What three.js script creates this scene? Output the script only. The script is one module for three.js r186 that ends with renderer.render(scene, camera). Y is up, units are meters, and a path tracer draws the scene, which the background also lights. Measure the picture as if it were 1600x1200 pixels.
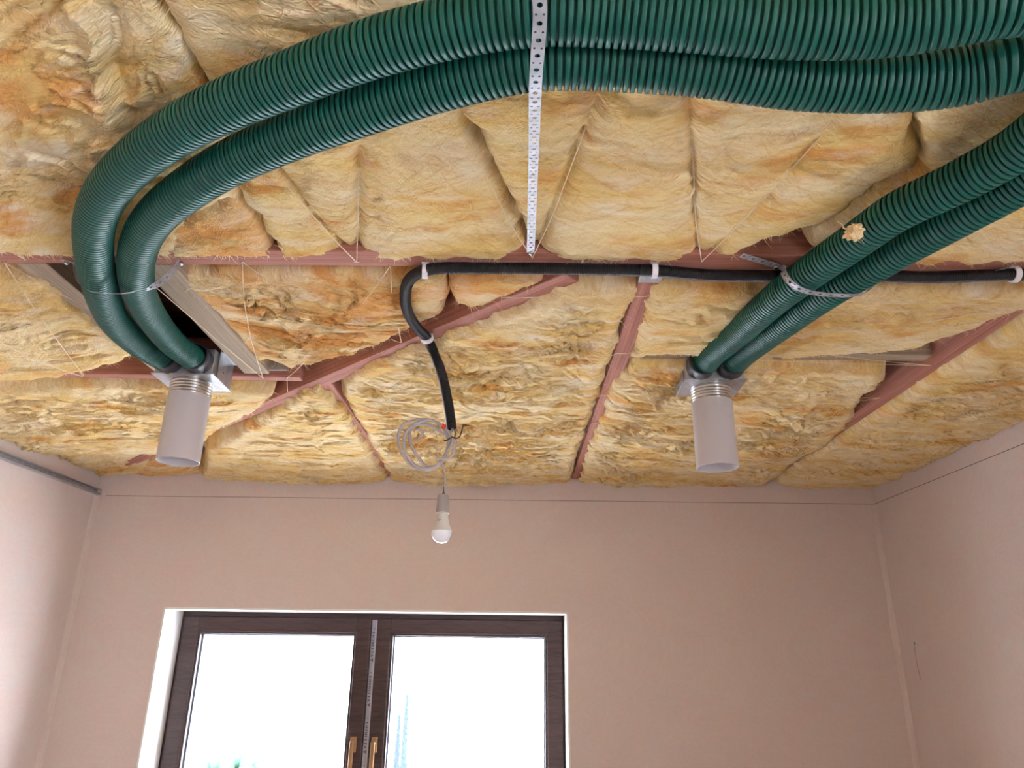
import * as THREE from 'three';
import { RoundedBoxGeometry } from 'three/addons/geometries/RoundedBoxGeometry.js';
import { mergeGeometries } from 'three/addons/utils/BufferGeometryUtils.js';
import { createNoise2D } from 'simplex-noise';

// ---------------------------------------------------------------- camera, sky, exposure
const scene = new THREE.Scene();
const camera = new THREE.PerspectiveCamera(56.52, 4 / 3, 0.05, 300);
camera.position.set(0, 1.85, 0);
camera.rotation.set(THREE.MathUtils.degToRad(20.409), THREE.MathUtils.degToRad(0.403), THREE.MathUtils.degToRad(0.716), 'YXZ');
scene.add(camera);
scene.background = new THREE.Color(0.89, 0.96, 1.06);      // even overcast winter sky
scene.backgroundIntensity = 1;
const renderer = new THREE.WebGLRenderer({ antialias: true });
renderer.toneMapping = THREE.LinearToneMapping;
renderer.toneMappingExposure = 20.5;
renderer.shadowMap.enabled = true;

// ---------------------------------------------------------------- helpers
const V = (x, y, z) => new THREE.Vector3(x, y, z);
const A3 = (a) => new THREE.Vector3(a[0], a[1], a[2]);
function rng(seed) { let s = seed >>> 0; return () => { s = (s + 0x6D2B79F5) >>> 0; let t = s; t = Math.imul(t ^ (t >>> 15), t | 1); t ^= t + Math.imul(t ^ (t >>> 7), t | 61); return ((t ^ (t >>> 14)) >>> 0) / 4294967296; }; }
const n2 = createNoise2D(rng(11)), n2b = createNoise2D(rng(12));
const fbm = (x, y, o) => { let s = 0, a = 0.5, f = 1; for (let i = 0; i < o; i++) { s += a * n2(x * f, y * f); f *= 2.03; a *= 0.5; x += 17.3; y -= 9.1; } return s; };
const clamp = THREE.MathUtils.clamp, lerp = THREE.MathUtils.lerp, sstep = THREE.MathUtils.smoothstep;
const taken = {};
function numbered(n) { taken[n] = (taken[n] ?? -1) + 1; return taken[n] ? n + '_' + String(taken[n]).padStart(3, '0') : n; }
function shadows(o) { o.castShadow = true; o.receiveShadow = true; return o; }
function thing(name, label, category, group, at) {
  const g = new THREE.Group(); g.name = numbered(name); g.userData = { label, category }; if (group) g.userData.group = group;
  if (at) g.position.copy(at); scene.add(g); return g;
}
function part(name, geo, mat, parent, label) {
  if (parent.isObject3D && parent.position.lengthSq() && parent.parent === scene && !parent.userData.local && !geo.userData.local) geo.translate(-parent.position.x, -parent.position.y, -parent.position.z);
  const m = shadows(new THREE.Mesh(geo, mat)); m.name = numbered(name); if (label) m.userData.label = label; parent.add(m); return m;
}
function solo(name, label, category, group, geo, mat) {
  const m = shadows(new THREE.Mesh(geo, mat)); m.name = numbered(name); m.userData = { label, category }; if (group) m.userData.group = group; scene.add(m); return m;
}
function struct(name, geo, mat, parent) {
  const m = shadows(new THREE.Mesh(geo, mat)); m.name = parent ? numbered(name) : name; if (!parent) m.userData.kind = 'structure'; (parent ?? scene).add(m); return m;
}
// uv in metres from positions, by the main direction that each face points
function boxUV(g, k = 1, turn = false) {
  g = g.index ? g.toNonIndexed() : g; const p = g.attributes.position, n = g.attributes.normal, uv = new Float32Array(p.count * 2);
  for (let i = 0; i < p.count; i += 3) {
    const ax = Math.abs(n.getX(i) + n.getX(i + 1) + n.getX(i + 2)), ay = Math.abs(n.getY(i) + n.getY(i + 1) + n.getY(i + 2)), az = Math.abs(n.getZ(i) + n.getZ(i + 1) + n.getZ(i + 2));
    for (let j = i; j < i + 3; j++) {
      let u, v;
      if (ay >= ax && ay >= az) { u = p.getX(j); v = p.getZ(j); } else if (ax >= az) { u = p.getZ(j); v = p.getY(j); if (turn) [u, v] = [v, u]; } else { u = p.getX(j); v = p.getY(j); }
      uv[j * 2] = u * k; uv[j * 2 + 1] = v * k;
    }
  }
  g.setAttribute('uv', new THREE.BufferAttribute(uv, 2)); return g;
}
function rbox(w, h, d, x, y, z, r = 0.003, s = 2) { return boxUV(new RoundedBoxGeometry(w, h, d, s, r)).translate(x, y, z); }
function box(x0, x1, y0, y1, z0, z1, r = 0.003) { return rbox(x1 - x0, y1 - y0, z1 - z0, (x0 + x1) / 2, (y0 + y1) / 2, (z0 + z1) / 2, Math.min(r, (x1 - x0) * 0.45, (y1 - y0) * 0.45, (z1 - z0) * 0.45)); }
function merge(list) { return mergeGeometries(list.map((g) => { g = g.index ? g.toNonIndexed() : g; for (const k of Object.keys(g.attributes)) if (!['position', 'normal', 'uv'].includes(k)) g.deleteAttribute(k); return g; })); }
// a straight timber: bottom face centred on a -> b, uv u along the grain
function timber(a, b, w, h, seed = 0, r = 0.003) {
  const d = b.clone().sub(a), L = d.length(), g = boxUV(new RoundedBoxGeometry(L, h, w, 3, r));
  const uv = g.attributes.uv; for (let i = 0; i < uv.count; i++) uv.setXY(i, uv.getX(i) * 0.8 + seed * 0.37, uv.getY(i) * 3 + seed * 0.173);
  g.translate(L / 2, h / 2, 0).rotateY(Math.atan2(-d.z, d.x)).translate(a.x, a.y, a.z); return g;
}
function tube(points, r, seg, rad = 8, closed = false) { return new THREE.TubeGeometry(new THREE.CatmullRomCurve3(points, closed, 'centripetal'), seg, r, rad, closed); }
function rod(a, b, r, rad = 8) { const d = b.clone().sub(a), g = new THREE.CylinderGeometry(r, r, d.length(), rad); g.applyQuaternion(new THREE.Quaternion().setFromUnitVectors(V(0, 1, 0), d.clone().normalize())); const m = a.clone().add(b).multiplyScalar(0.5); return g.translate(m.x, m.y, m.z); }

// ---------------------------------------------------------------- computed textures
function canvasTex(w, h, draw, srgb) {
  const c = document.createElement('canvas'); c.width = w; c.height = h; draw(c.getContext('2d'), w, h);
  const t = new THREE.CanvasTexture(c); t.wrapS = t.wrapT = THREE.RepeatWrapping; t.magFilter = THREE.LinearFilter; if (srgb) t.colorSpace = THREE.SRGBColorSpace; return t;
}
// seamless noise on a torus of period 1
const tn = (u, v, f, o = 4) => { let s = 0, a = 0.5; for (let i = 0; i < o; i++) { const c = f / 6.2832; s += a * (n2(Math.cos(u * 6.2832) * c + 3 * i, Math.sin(u * 6.2832) * c + Math.cos(v * 6.2832) * c * 1.7) + n2b(Math.cos(v * 6.2832) * c - 5 * i, Math.sin(v * 6.2832) * c + Math.sin(u * 6.2832) * c * 1.3)) * 0.6; f *= 2; a *= 0.5; } return s; };
function noiseTex(w, h, fn, srgb) {
  const d = new Uint8Array(w * h * 4);
  for (let y = 0; y < h; y++) for (let x = 0; x < w; x++) { const c = fn(x / w, y / h), i = (y * w + x) * 4; for (let k = 0; k < 3; k++) d[i + k] = clamp((c.length ? c[k] : c) * 255, 0, 255); d[i + 3] = 255; }
  const t = new THREE.DataTexture(d, w, h); t.wrapS = t.wrapT = THREE.RepeatWrapping; t.magFilter = THREE.LinearFilter; if (srgb) t.colorSpace = THREE.SRGBColorSpace; t.needsUpdate = true; return t;
}
// fibre strokes that wrap round the tile
function strokes(ctx, W, H, R, n, len, wid, spread, style, curl = 0.5) {
  for (let i = 0; i < n; i++) {
    const x = R() * W, y = R() * H, a = (R() + R() + R() - 1.5) * spread, l = len * (0.4 + R() * 1.2), bend = (R() - 0.5) * l * curl;
    const dx = Math.cos(a) * l, dy = Math.sin(a) * l; ctx.strokeStyle = style(R); ctx.lineWidth = wid * (0.5 + R());
    for (const ox of [0, -W, W]) for (const oy of [0, -H, H]) {
      const X = x + ox, Y = y + oy; if (X + l < 0 || X - l > W || Y + l < 0 || Y - l > H) continue;
      ctx.beginPath(); ctx.moveTo(X, Y); ctx.quadraticCurveTo(X + dx / 2 - (dy / l) * bend, Y + dy / 2 + (dx / l) * bend, X + dx, Y + dy); ctx.stroke();
    }
  }
}
const woolMap = canvasTex(1024, 1024, (c, W, H) => {
  const R = rng(5); c.fillStyle = '#f6f2e8'; c.fillRect(0, 0, W, H);
  strokes(c, W, H, R, 420, 210, 26, 0.9, (r) => (r() < 0.5 ? `rgba(255,250,240,${0.05 + r() * 0.1})` : `rgba(214,170,110,${0.04 + r() * 0.08})`));
  strokes(c, W, H, R, 2600, 120, 5, 1.0, (r) => (r() < 0.55 ? `rgba(255,252,244,${0.08 + r() * 0.16})` : `rgba(206,150,80,${0.05 + r() * 0.12})`));
  strokes(c, W, H, R, 9000, 70, 1.3, 1.3, (r) => (r() < 0.6 ? `rgba(255,254,248,${0.14 + r() * 0.25})` : `rgba(196,146,84,${0.03 + r() * 0.1})`));
}, true);
const woolBump = canvasTex(1024, 1024, (c, W, H) => {
  const R = rng(6); c.fillStyle = '#808080'; c.fillRect(0, 0, W, H);
  strokes(c, W, H, R, 900, 190, 22, 0.8, (r) => (r() < 0.5 ? `rgba(255,255,255,${0.05 + r() * 0.12})` : `rgba(0,0,0,${0.05 + r() * 0.12})`));
  strokes(c, W, H, R, 5000, 90, 6, 1.0, (r) => (r() < 0.5 ? `rgba(255,255,255,${0.08 + r() * 0.16})` : `rgba(0,0,0,${0.08 + r() * 0.16})`));
  strokes(c, W, H, R, 9000, 60, 1.6, 1.4, (r) => (r() < 0.8 ? `rgba(255,255,255,${0.15 + r() * 0.3})` : `rgba(0,0,0,${0.05 + r() * 0.12})`));
});
const grainMap = (base, dark, seed) => canvasTex(1024, 512, (c, W, H) => {
  const R = rng(seed); c.fillStyle = base; c.fillRect(0, 0, W, H);
  strokes(c, W, H, R, 700, 520, 9, 0.012, (r) => (r() < 0.5 ? `rgba(255,225,205,${0.03 + r() * 0.08})` : dark(0.03 + r() * 0.1)), 0.02);
  strokes(c, W, H, R, 2400, 360, 1.8, 0.015, (r) => (r() < 0.45 ? `rgba(255,230,215,${0.05 + r() * 0.12})` : dark(0.06 + r() * 0.16)), 0.02);
}, true);
const grainBump = canvasTex(1024, 512, (c, W, H) => { const R = rng(23); c.fillStyle = '#888'; c.fillRect(0, 0, W, H); strokes(c, W, H, R, 2200, 340, 2, 0.015, (r) => (r() < 0.4 ? `rgba(255,255,255,${0.1 + r() * 0.2})` : `rgba(0,0,0,${0.1 + r() * 0.3})`), 0.02); });
const plasterMap = noiseTex(1024, 1024, (u, v) => { const a = tn(u, v, 7, 4), b = tn(v + 0.3, u, 19, 4), e = tn(u + 0.6, v + 0.2, 60, 3); const t = a * 0.5 + b * 0.3; return [0.93 + t * 0.022 + e * 0.02, 0.925 - t * 0.03 + e * 0.02, 0.925 - t * 0.035 + e * 0.02]; }, true);
const plasterBump = noiseTex(1024, 1024, (u, v) => 0.5 + tn(u, v, 9, 3) * 0.3 + tn(u + 0.4, v, 70, 3) * 0.15);
const speckle = noiseTex(512, 512, (u, v) => 0.86 + tn(u, v, 40, 4) * 0.16, true);
const galvMap = noiseTex(512, 512, (u, v) => { const a = Math.round((tn(u, v, 26, 2) + 0.5) * 5) / 5; return 0.84 + a * 0.14; }, true);
const brownMap = canvasTex(512, 512, (c, W, H) => { const R = rng(31); c.fillStyle = '#e6dedd'; c.fillRect(0, 0, W, H); strokes(c, W, H, R, 1800, 200, 1.6, 0.05, (r) => (r() < 0.5 ? `rgba(255,240,235,${0.1 + r() * 0.2})` : `rgba(90,60,50,${0.1 + r() * 0.2})`)); }, true);

// ---------------------------------------------------------------- materials
const std = (o) => new THREE.MeshStandardMaterial(o);
const M = {
  plaster: std({ color: '#ead8d0', map: plasterMap, roughness: 0.92, bumpMap: plasterBump, bumpScale: 0.0015 }),
  reveal: std({ color: '#ece7e4', roughness: 0.85 }),
  floor: std({ color: '#d6cec4', roughness: 0.85, map: speckle }),
  deck: std({ color: '#8a6a52', roughness: 0.9, map: grainMap('#e8dccf', (a) => `rgba(80,50,30,${a})`, 41) }),
  timber: std({ color: '#c69486', roughness: 0.82, map: grainMap('#f2e6e0', (a) => `rgba(120,60,50,${a * 0.55})`, 21), bumpMap: grainBump, bumpScale: 0.0004 }),
  grey: std({ color: '#c9bdac', roughness: 0.9, map: grainMap('#e6e1d8', (a) => `rgba(90,80,65,${a * 0.45})`, 22), bumpMap: grainBump, bumpScale: 0.0003 }),
  wool: std({ color: '#ffffff', vertexColors: true, map: woolMap, roughness: 1, bumpMap: woolBump, bumpScale: 0.0045, side: THREE.DoubleSide }),
  fibre: std({ color: '#f3dcae', roughness: 0.9, side: THREE.DoubleSide }),
  duct: new THREE.MeshPhysicalMaterial({ color: '#07554a', roughness: 0.43 }),
  collar: std({ color: '#3c3a40', roughness: 0.45 }),
  galv: std({ color: '#c9c9cc', roughness: 0.42, metalness: 0.75, map: galvMap }),
  strap: std({ color: '#c0c0c8', roughness: 0.5, metalness: 0.45, map: galvMap }),
  spigot: std({ color: '#cfcdc9', roughness: 0.22, metalness: 0.95 }),
  pvc: std({ color: '#c8c0c2', roughness: 0.45 }),
  conduit: std({ color: '#17151a', roughness: 0.42 }),
  clip: std({ color: '#ece9ee', roughness: 0.5 }),
  cable: std({ color: '#b5abab', roughness: 0.5 }),
  wireDark: std({ color: '#2b201c', roughness: 0.5 }),
  red: std({ color: '#e0301c', roughness: 0.4 }),
  holder: std({ color: '#a59d97', roughness: 0.5 }),
  bulbBody: std({ color: '#d8d4cc', roughness: 0.45 }),
  bulbDome: new THREE.MeshPhysicalMaterial({ color: '#eeeef4', roughness: 0.25, clearcoat: 0.6, clearcoatRoughness: 0.1 }),
  twine: std({ color: '#ead9bd', roughness: 0.85 }),
  brown: std({ color: '#4b3836', roughness: 0.38, map: brownMap }),
  gasket: std({ color: '#26242a', roughness: 0.6 }),
  glass: new THREE.MeshPhysicalMaterial({ color: '#ffffff', roughness: 0, transmission: 1, thickness: 0, ior: 1.5 }),
  spacer: std({ color: '#8f97a8', roughness: 0.35, metalness: 0.6 }),
  bronze: std({ color: '#a5815c', roughness: 0.35, metalness: 0.55 }),
  snow: std({ color: '#eef1f5', roughness: 0.95 }),
  paleTree: std({ color: '#2f3b42', roughness: 0.95 }),
  paleBush: std({ color: '#3d5f4c', roughness: 0.95 }),
  chalk: std({ color: '#5c3a38', roughness: 0.9 }),
  hole: std({ color: '#3a2a22', roughness: 1 }),
  stain: std({ color: '#6e5136', roughness: 0.9 }),
};

// ---------------------------------------------------------------- setting: room shell
const XL = -2.206, XR = 1.873, ZB = -3.72, ZF = 2.1, TOP = 2.98;
const WX0 = -1.743, WX1 = 0.264, WY0 = 0.92, WY1 = 2.026, WT = 0.42;   // the window's opening in the back wall
function wallWithHole(w, h, holes, t) {
  const s = new THREE.Shape([new THREE.Vector2(0, 0), new THREE.Vector2(w, 0), new THREE.Vector2(w, h), new THREE.Vector2(0, h)]);
  for (const [a, b, c, d] of holes) s.holes.push(new THREE.Path([new THREE.Vector2(a, c), new THREE.Vector2(a, d), new THREE.Vector2(b, d), new THREE.Vector2(b, c)]));
  return new THREE.ExtrudeGeometry(s, { depth: t, bevelEnabled: false });
}
struct('floor', boxUV(new THREE.BoxGeometry(XR - XL + 0.8, 0.2, ZF - ZB + 0.8).translate((XL + XR) / 2, -0.1, (ZF + ZB) / 2)), M.floor);
struct('ceiling', boxUV(new THREE.BoxGeometry(XR - XL + 0.8, 0.12, ZF - ZB + 0.8).translate((XL + XR) / 2, TOP + 0.06, (ZF + ZB) / 2)), M.deck);
struct('wall_left', boxUV(new THREE.BoxGeometry(0.3, TOP, ZF - ZB + 0.8).translate(XL - 0.15, TOP / 2, (ZF + ZB) / 2), 0.7), M.plaster);
const R2 = [0.25, 1.85, 0.85, 2.1];   // z range and height of the second window, in the right wall behind the photographer
struct('wall_right', boxUV(wallWithHole(ZF - ZB + 0.8, TOP, [[R2[0] - ZB + 0.4, R2[1] - ZB + 0.4, R2[2], R2[3]]], 0.3).rotateY(-Math.PI / 2).translate(XR + 0.3, 0, ZB - 0.4), 0.7), M.plaster);
const wb = struct('wall_back', boxUV(wallWithHole(XR - XL, TOP, [[WX0 - XL, WX1 - XL, WY0, WY1]], WT).translate(XL, 0, ZB - WT), 0.7), M.plaster);
struct('wall_front', boxUV(new THREE.BoxGeometry(XR - XL, TOP, 0.3).translate((XL + XR) / 2, TOP / 2, ZF + 0.15), 0.7), M.plaster);
// white skim inside the window's opening, thin lining boards
const lining = (n, g) => struct(n, g, M.reveal, wb);
lining('reveal_lining', box(WX0 - 0.004, WX0 + 0.006, WY0, WY1, ZB - 0.212, ZB + 0.0015, 0.0012));
lining('reveal_lining', box(WX1 - 0.006, WX1 + 0.004, WY0, WY1, ZB - 0.212, ZB + 0.0015, 0.0012));
lining('reveal_lining', box(WX0 - 0.004, WX1 + 0.004, WY1 - 0.006, WY1 + 0.004, ZB - 0.212, ZB + 0.0015, 0.0012));
struct('window_sill', box(WX0, WX1, WY0 - 0.002, WY0 + 0.025, ZB - 0.22, ZB + 0.03, 0.004), M.reveal, wb);
// snapped chalk line round the walls at the height of the later ceiling
struct('marking_line', box(XL + 0.05, XR - 0.001, 2.5842, 2.5862, ZB - 0.001, ZB + 0.0008, 0.0003), M.chalk, wb);
struct('marking_line', box(XR - 0.0008, XR + 0.001, 2.5838, 2.586, ZB, 0.5, 0.0003), M.chalk, scene.getObjectByName('wall_right'));
// ragged filler bead down the right corner and the left corner
for (const [x, sgn, seed, nm] of [[XR, -1, 3, 'wall_right'], [XL, 1, 9, 'wall_left']]) {
  const g = new THREE.BufferGeometry(), p = [], ix = [], N = 160, K = 7;
  for (let i = 0; i <= N; i++) { const y = 0.2 + (i / N) * 2.38; for (let k = 0; k < K; k++) { const a = (k / (K - 1)) * Math.PI / 2, r = 0.02 + 0.006 * fbm(seed + y * 2.2, seed, 3), bulge = 1 - 0.42 * Math.sin(2 * a); p.push(x + sgn * r * Math.cos(a) * bulge, y, ZB + r * Math.sin(a) * bulge + 0.004 * fbm(y * 3.1, seed + k, 2) * Math.sin(2 * a)); } }
  for (let i = 0; i < N; i++) for (let k = 0; k < K - 1; k++) { const a = i * K + k; ix.push(a, a + 1, a + K, a + 1, a + K + 1, a + K); }
  g.setAttribute('position', new THREE.Float32BufferAttribute(p, 3)); g.setIndex(ix); g.computeVertexNormals();
  struct('corner_filler', boxUV(g, 0.7), M.plaster, scene.getObjectByName(nm));
}
// small flaws of the plaster: a nail hole with a drip crack, a dried spot
{
  const q = [[12.792,2.2,-24.315]], d = XR / q[0][0], y = 1.85 + (q[0][1] - 1.85) * d, z = q[0][2] * d, w = scene.getObjectByName('wall_right');
  struct('nail_hole', new THREE.SphereGeometry(0.0045, 10, 8).scale(0.25, 1.4, 1).translate(XR, y, z), M.hole, w);
  struct('plaster_crack', tube([V(XR, y - 0.004, z), V(XR - 0.0003, y - 0.03, z - 0.006), V(XR, y - 0.06, z - 0.009), V(XR - 0.0004, y - 0.12, z - 0.006), V(XR, y - 0.16, z + 0.002)], 0.0007, 20, 5), M.chalk, w);
  const s = [-2.2,2.153,-3.719]; struct('dried_spot', new THREE.SphereGeometry(0.006, 10, 8).scale(0.6, 1.3, 0.2).translate(s[0], s[1], ZB), M.stain, wb);
}

// ---------------------------------------------------------------- windows
function handleParts(x, y, z, parent) {
  const h = part('handle', merge([box(x - 0.015, x + 0.015, y - 0.035, y + 0.035, z, z + 0.011, 0.004), rod(V(x, y + 0.008, z + 0.008), V(x, y + 0.008, z + 0.045), 0.009, 14), box(x - 0.010, x + 0.010, y - 0.125, y + 0.018, z + 0.038, z + 0.052, 0.005)]), M.bronze, parent, 'bronze lever handle');
  return h;
}
function sash(parent, x0, x1, y0, y1, z, stileL, stileR, rail) {
  const gx0 = x0 + stileL, gx1 = x1 - stileR, gy0 = y0 + rail, gy1 = y1 - rail, d = 0.07;
  const s = part('sash', merge([box(x0, gx0, y0, y1, z - d, z, 0.006), box(gx1, x1, y0, y1, z - d, z, 0.006), box(gx0 - 0.004, gx1 + 0.004, gy1, y1, z - d, z - 0.0004, 0.006), box(gx0 - 0.004, gx1 + 0.004, y0, gy0, z - d, z - 0.0004, 0.006)]), M.brown, parent);
  const b = 0.011;   // glazing bead, stepped back from the face
  part('glazing_bead', merge([box(gx0 - 0.002, gx0 + b, gy0, gy1, z - 0.034, z - 0.007, 0.003), box(gx1 - b, gx1 + 0.002, gy0, gy1, z - 0.034, z - 0.007, 0.003), box(gx0, gx1, gy1 - b, gy1 + 0.002, z - 0.034, z - 0.0075, 0.003), box(gx0, gx1, gy0 - 0.002, gy0 + b, z - 0.034, z - 0.0075, 0.003)]), M.brown, s);
  part('spacer_bar', merge([box(gx0 + 0.002, gx0 + b + 0.007, gy0, gy1, z - 0.052, z - 0.040, 0.001), box(gx1 - b - 0.007, gx1 - 0.002, gy0, gy1, z - 0.052, z - 0.040, 0.001), box(gx0, gx1, gy1 - b - 0.007, gy1 - 0.002, z - 0.052, z - 0.040, 0.001), box(gx0, gx1, gy0 + 0.002, gy0 + b + 0.007, z - 0.052, z - 0.040, 0.001)]), M.spacer, s);
  const pane = new THREE.PlaneGeometry(gx1 - gx0 + 0.01, gy1 - gy0 + 0.01).translate((gx0 + gx1) / 2, (gy0 + gy1) / 2, z - 0.037);
  part('pane', pane, M.glass, s); part('pane', pane.clone().translate(0, 0, -0.018), M.glass, s);
  return s;
}
function windowGroup(name, x0, x1, y0, y1, z, fw) {
  const w = new THREE.Group(); w.name = name; w.userData.kind = 'structure'; scene.add(w); w.userData.local = true;
  part('window_frame', merge([box(x0, x0 + fw, y0, y1, z - 0.09, z - 0.02, 0.004), box(x1 - fw, x1, y0, y1, z - 0.09, z - 0.02, 0.004), box(x0, x1, y1 - fw, y1, z - 0.09, z - 0.0203, 0.004), box(x0, x1, y0, y0 + fw, z - 0.09, z - 0.0203, 0.004)]), M.brown, w);
  return w;
}
const w1 = windowGroup('window_1', WX0, WX1, WY0, WY1, ZB - 0.19, 0.05);
const zs = ZB - 0.19;
const sl = sash(w1, -1.722, -0.742, WY0 + 0.03, 1.996, zs, 0.085, 0.077, 0.074), sr = sash(w1, -0.712, 0.250, WY0 + 0.03, 1.996, zs, 0.075, 0.080, 0.074);
handleParts(-0.785, 1.405, zs, sl); handleParts(-0.682, 1.405, zs, sr);
part('mullion_core', box(-0.744, -0.710, WY0 + 0.03, 1.994, zs - 0.06, zs - 0.022, 0.002), M.gasket, w1);
// protective film with its print on the strip between the sashes
const filmMap = canvasTex(64, 2048, (c, W, H) => {
  c.fillStyle = '#a9a6b0'; c.fillRect(0, 0, W, H); c.fillStyle = '#c2bfc8'; c.fillRect(44, 0, 20, H); c.fillStyle = '#7d7a86'; c.fillRect(42, 0, 2, H);
  c.fillStyle = '#1d1a24'; c.textBaseline = 'middle';
  for (let k = 0; k < 5; k++) {
    const y0 = 70 + k * 420; c.save(); c.translate(24, y0 + 46); c.rotate(Math.PI / 2);
    c.font = 'bold 38px sans-serif'; [...'EHONSIEA'].forEach((ch, i) => c.fillText(ch, i * 31, 0)); c.font = 'bold 54px sans-serif'; c.fillText('Y', 254, 0); c.restore();
    c.beginPath(); c.arc(30, y0 + 16, 5, 0, 7); c.fill();
  }
}, true);
{
  const g = new THREE.BoxGeometry(0.026, 1.03, 0.004), uv = g.attributes.uv; g.translate(-0.727, WY0 + 0.03 + 0.522, zs - 0.018);
  part('protective_film', g, std({ map: filmMap, roughness: 0.4 }), w1, 'grey film strip with dark print');
}
const w2 = windowGroup('window_2', -R2[1], -R2[0], R2[2], R2[3], 0, 0.05);
for (const [a, b] of [[-R2[1] + 0.02, -(R2[0] + R2[1]) / 2 - 0.01], [-(R2[0] + R2[1]) / 2 + 0.01, -R2[0] - 0.02]]) sash(w2, a, b, R2[2] + 0.03, R2[3] - 0.03, 0.02, 0.08, 0.08, 0.075);
w2.rotation.y = -Math.PI / 2; w2.position.set(XR + 0.18, 0, 0);

// outdoors: snow-covered ground one storey below, a few pale slender trees
{
  const g = new THREE.CircleGeometry(90, 64).rotateX(-Math.PI / 2).translate(0, -3.2, 0); const m = struct('ground', g, M.snow); m.receiveShadow = true;
}
function paleTree(x, z, h, r, label, seed) {
  const R = rng(seed), t = thing('slender_tree', label, 'tree', null, V(x, -3.2, z)), crown = [];
  const tr = new THREE.CylinderGeometry(0.03, 0.14, h, 8).translate(0, h / 2, 0); tr.userData.local = true; part('trunk', tr, M.paleTree, t);
  for (let k = 0; k < 150; k++) { const f = 0.12 + 0.87 * (k / 150), a = R() * 6.283, l = r * (1.05 - f) * (0.6 + 0.6 * R()) + 0.06; crown.push(new THREE.ConeGeometry(0.05 + 0.1 * (1 - f), l * 1.6, 5).translate(0, l * 0.8, 0).rotateZ(-0.55 - 0.35 * R()).rotateY(a).translate(0, h * f, 0)); }
  const c = merge(crown); c.userData.local = true; part('branches', c, M.paleTree, t);
}
paleTree(-4.1, -30, 3.4, 0.13, 'taller of two slender dark conifers outside the right window pane', 1);
paleTree(-4.5, -31, 2.6, 0.1, 'shorter slender conifer close beside the taller one outside', 2);
{
  const t = thing('garden_bush', 'pale green rounded bush outside low behind the left pane', 'bush', null, V(-11.0, -3.5, -32)), R = rng(8), gs = [];
  for (let k = 0; k < 60; k++) { const a = R() * 6.283, e = R() * 1.4, rr = 1.1; gs.push(new THREE.IcosahedronGeometry(0.26 + R() * 0.16, 1).translate(Math.cos(a) * Math.cos(e) * rr * 1.5, 0.35 + Math.sin(e) * 0.75, Math.sin(a) * Math.cos(e) * rr)); }
  const c = merge(gs); c.userData.local = true; part('foliage', c, M.paleBush, t); const s = new THREE.CylinderGeometry(0.08, 0.12, 1.4, 8).translate(0, 0.7, 0); s.userData.local = true; part('stem', s, M.paleTree, t);
}

// ---------------------------------------------------------------- roof timbers (bottoms at 2.70)
const HJ = 2.70;
function joist(name, label, a, b, w, h, mat, seed, y = HJ) { return solo(name, label, 'beam', null, timber(V(a[0], y, a[1]), V(b[0], y, b[1]), w, h, seed), mat); }
joist('tie_beam', 'long reddish timber beam running across the whole ceiling above the black conduit', [XL, -1.459], [XR, -1.459], 0.066, 0.26, M.timber, 1);
const j1 = joist('ceiling_joist', 'narrow reddish joist with a steel plate at its near end under the conduit', [0.322, -1.492], [0.322, ZB], 0.052, 0.2, M.timber, 2);
const j2 = joist('ceiling_joist', 'wide bare reddish joist with a visible side face at the right', [1.305, -1.492], [1.305, ZB], 0.062, 0.2, M.timber, 3);
joist('ceiling_joist', 'reddish joist mostly buried in wool, from the diagonal timber to the wall', [-0.66, -2.31], [-0.66, ZB], 0.046, 0.2, M.timber, 4, HJ + 0.004);
joist('hip_rafter', 'reddish timber laid diagonally under the black conduit bend toward the left corner', [0.131, -1.537], [-2.05, -3.59], 0.056, 0.2, M.timber, 5, HJ - 0.001);
joist('noggin', 'short reddish cross timber behind the left metal duct box', [XL, -2.238], [-0.73, -2.262], 0.038, 0.14, M.timber, 6, HJ + 0.001);
joist('noggin', 'grey weathered cross timber behind the right metal duct box', [0.35, -2.05], [1.275, -2.05], 0.05, 0.1, M.grey, 7, HJ + 0.012);
joist('grey_plank', 'grey weathered plank on the right of the left pair of ducts, under a white twine', [-0.865, -1.495], [-0.865, -2.215], 0.085, 0.12, M.grey, 8, HJ + 0.001);
joist('grey_plank', 'grey weathered plank on the left of the left pair of ducts', [-1.165, -1.495], [-1.165, -2.215], 0.075, 0.12, M.grey, 9, HJ + 0.001);
// steel parts on the timbers
solo('steel_plate', 'small bent steel plate where the reddish joist meets the conduit', 'bracket', null, merge([box(0.296, 0.349, 2.697, 2.6995, -1.555, -1.47, 0.0008), box(0.295, 0.2975, 2.697, 2.74, -1.555, -1.49, 0.0008)]), M.galv);
solo('steel_plate', 'small grey steel angle beside the diagonal timber in the dark recess', 'bracket', null, merge([box(-0.83, -0.765, 2.715, 2.745, -2.2175, -2.214, 0.0008), rod(V(-0.815, 2.73, -2.216), V(-0.815, 2.73, -2.210), 0.004), rod(V(-0.785, 2.73, -2.216), V(-0.785, 2.73, -2.210), 0.004)]), M.galv);
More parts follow.
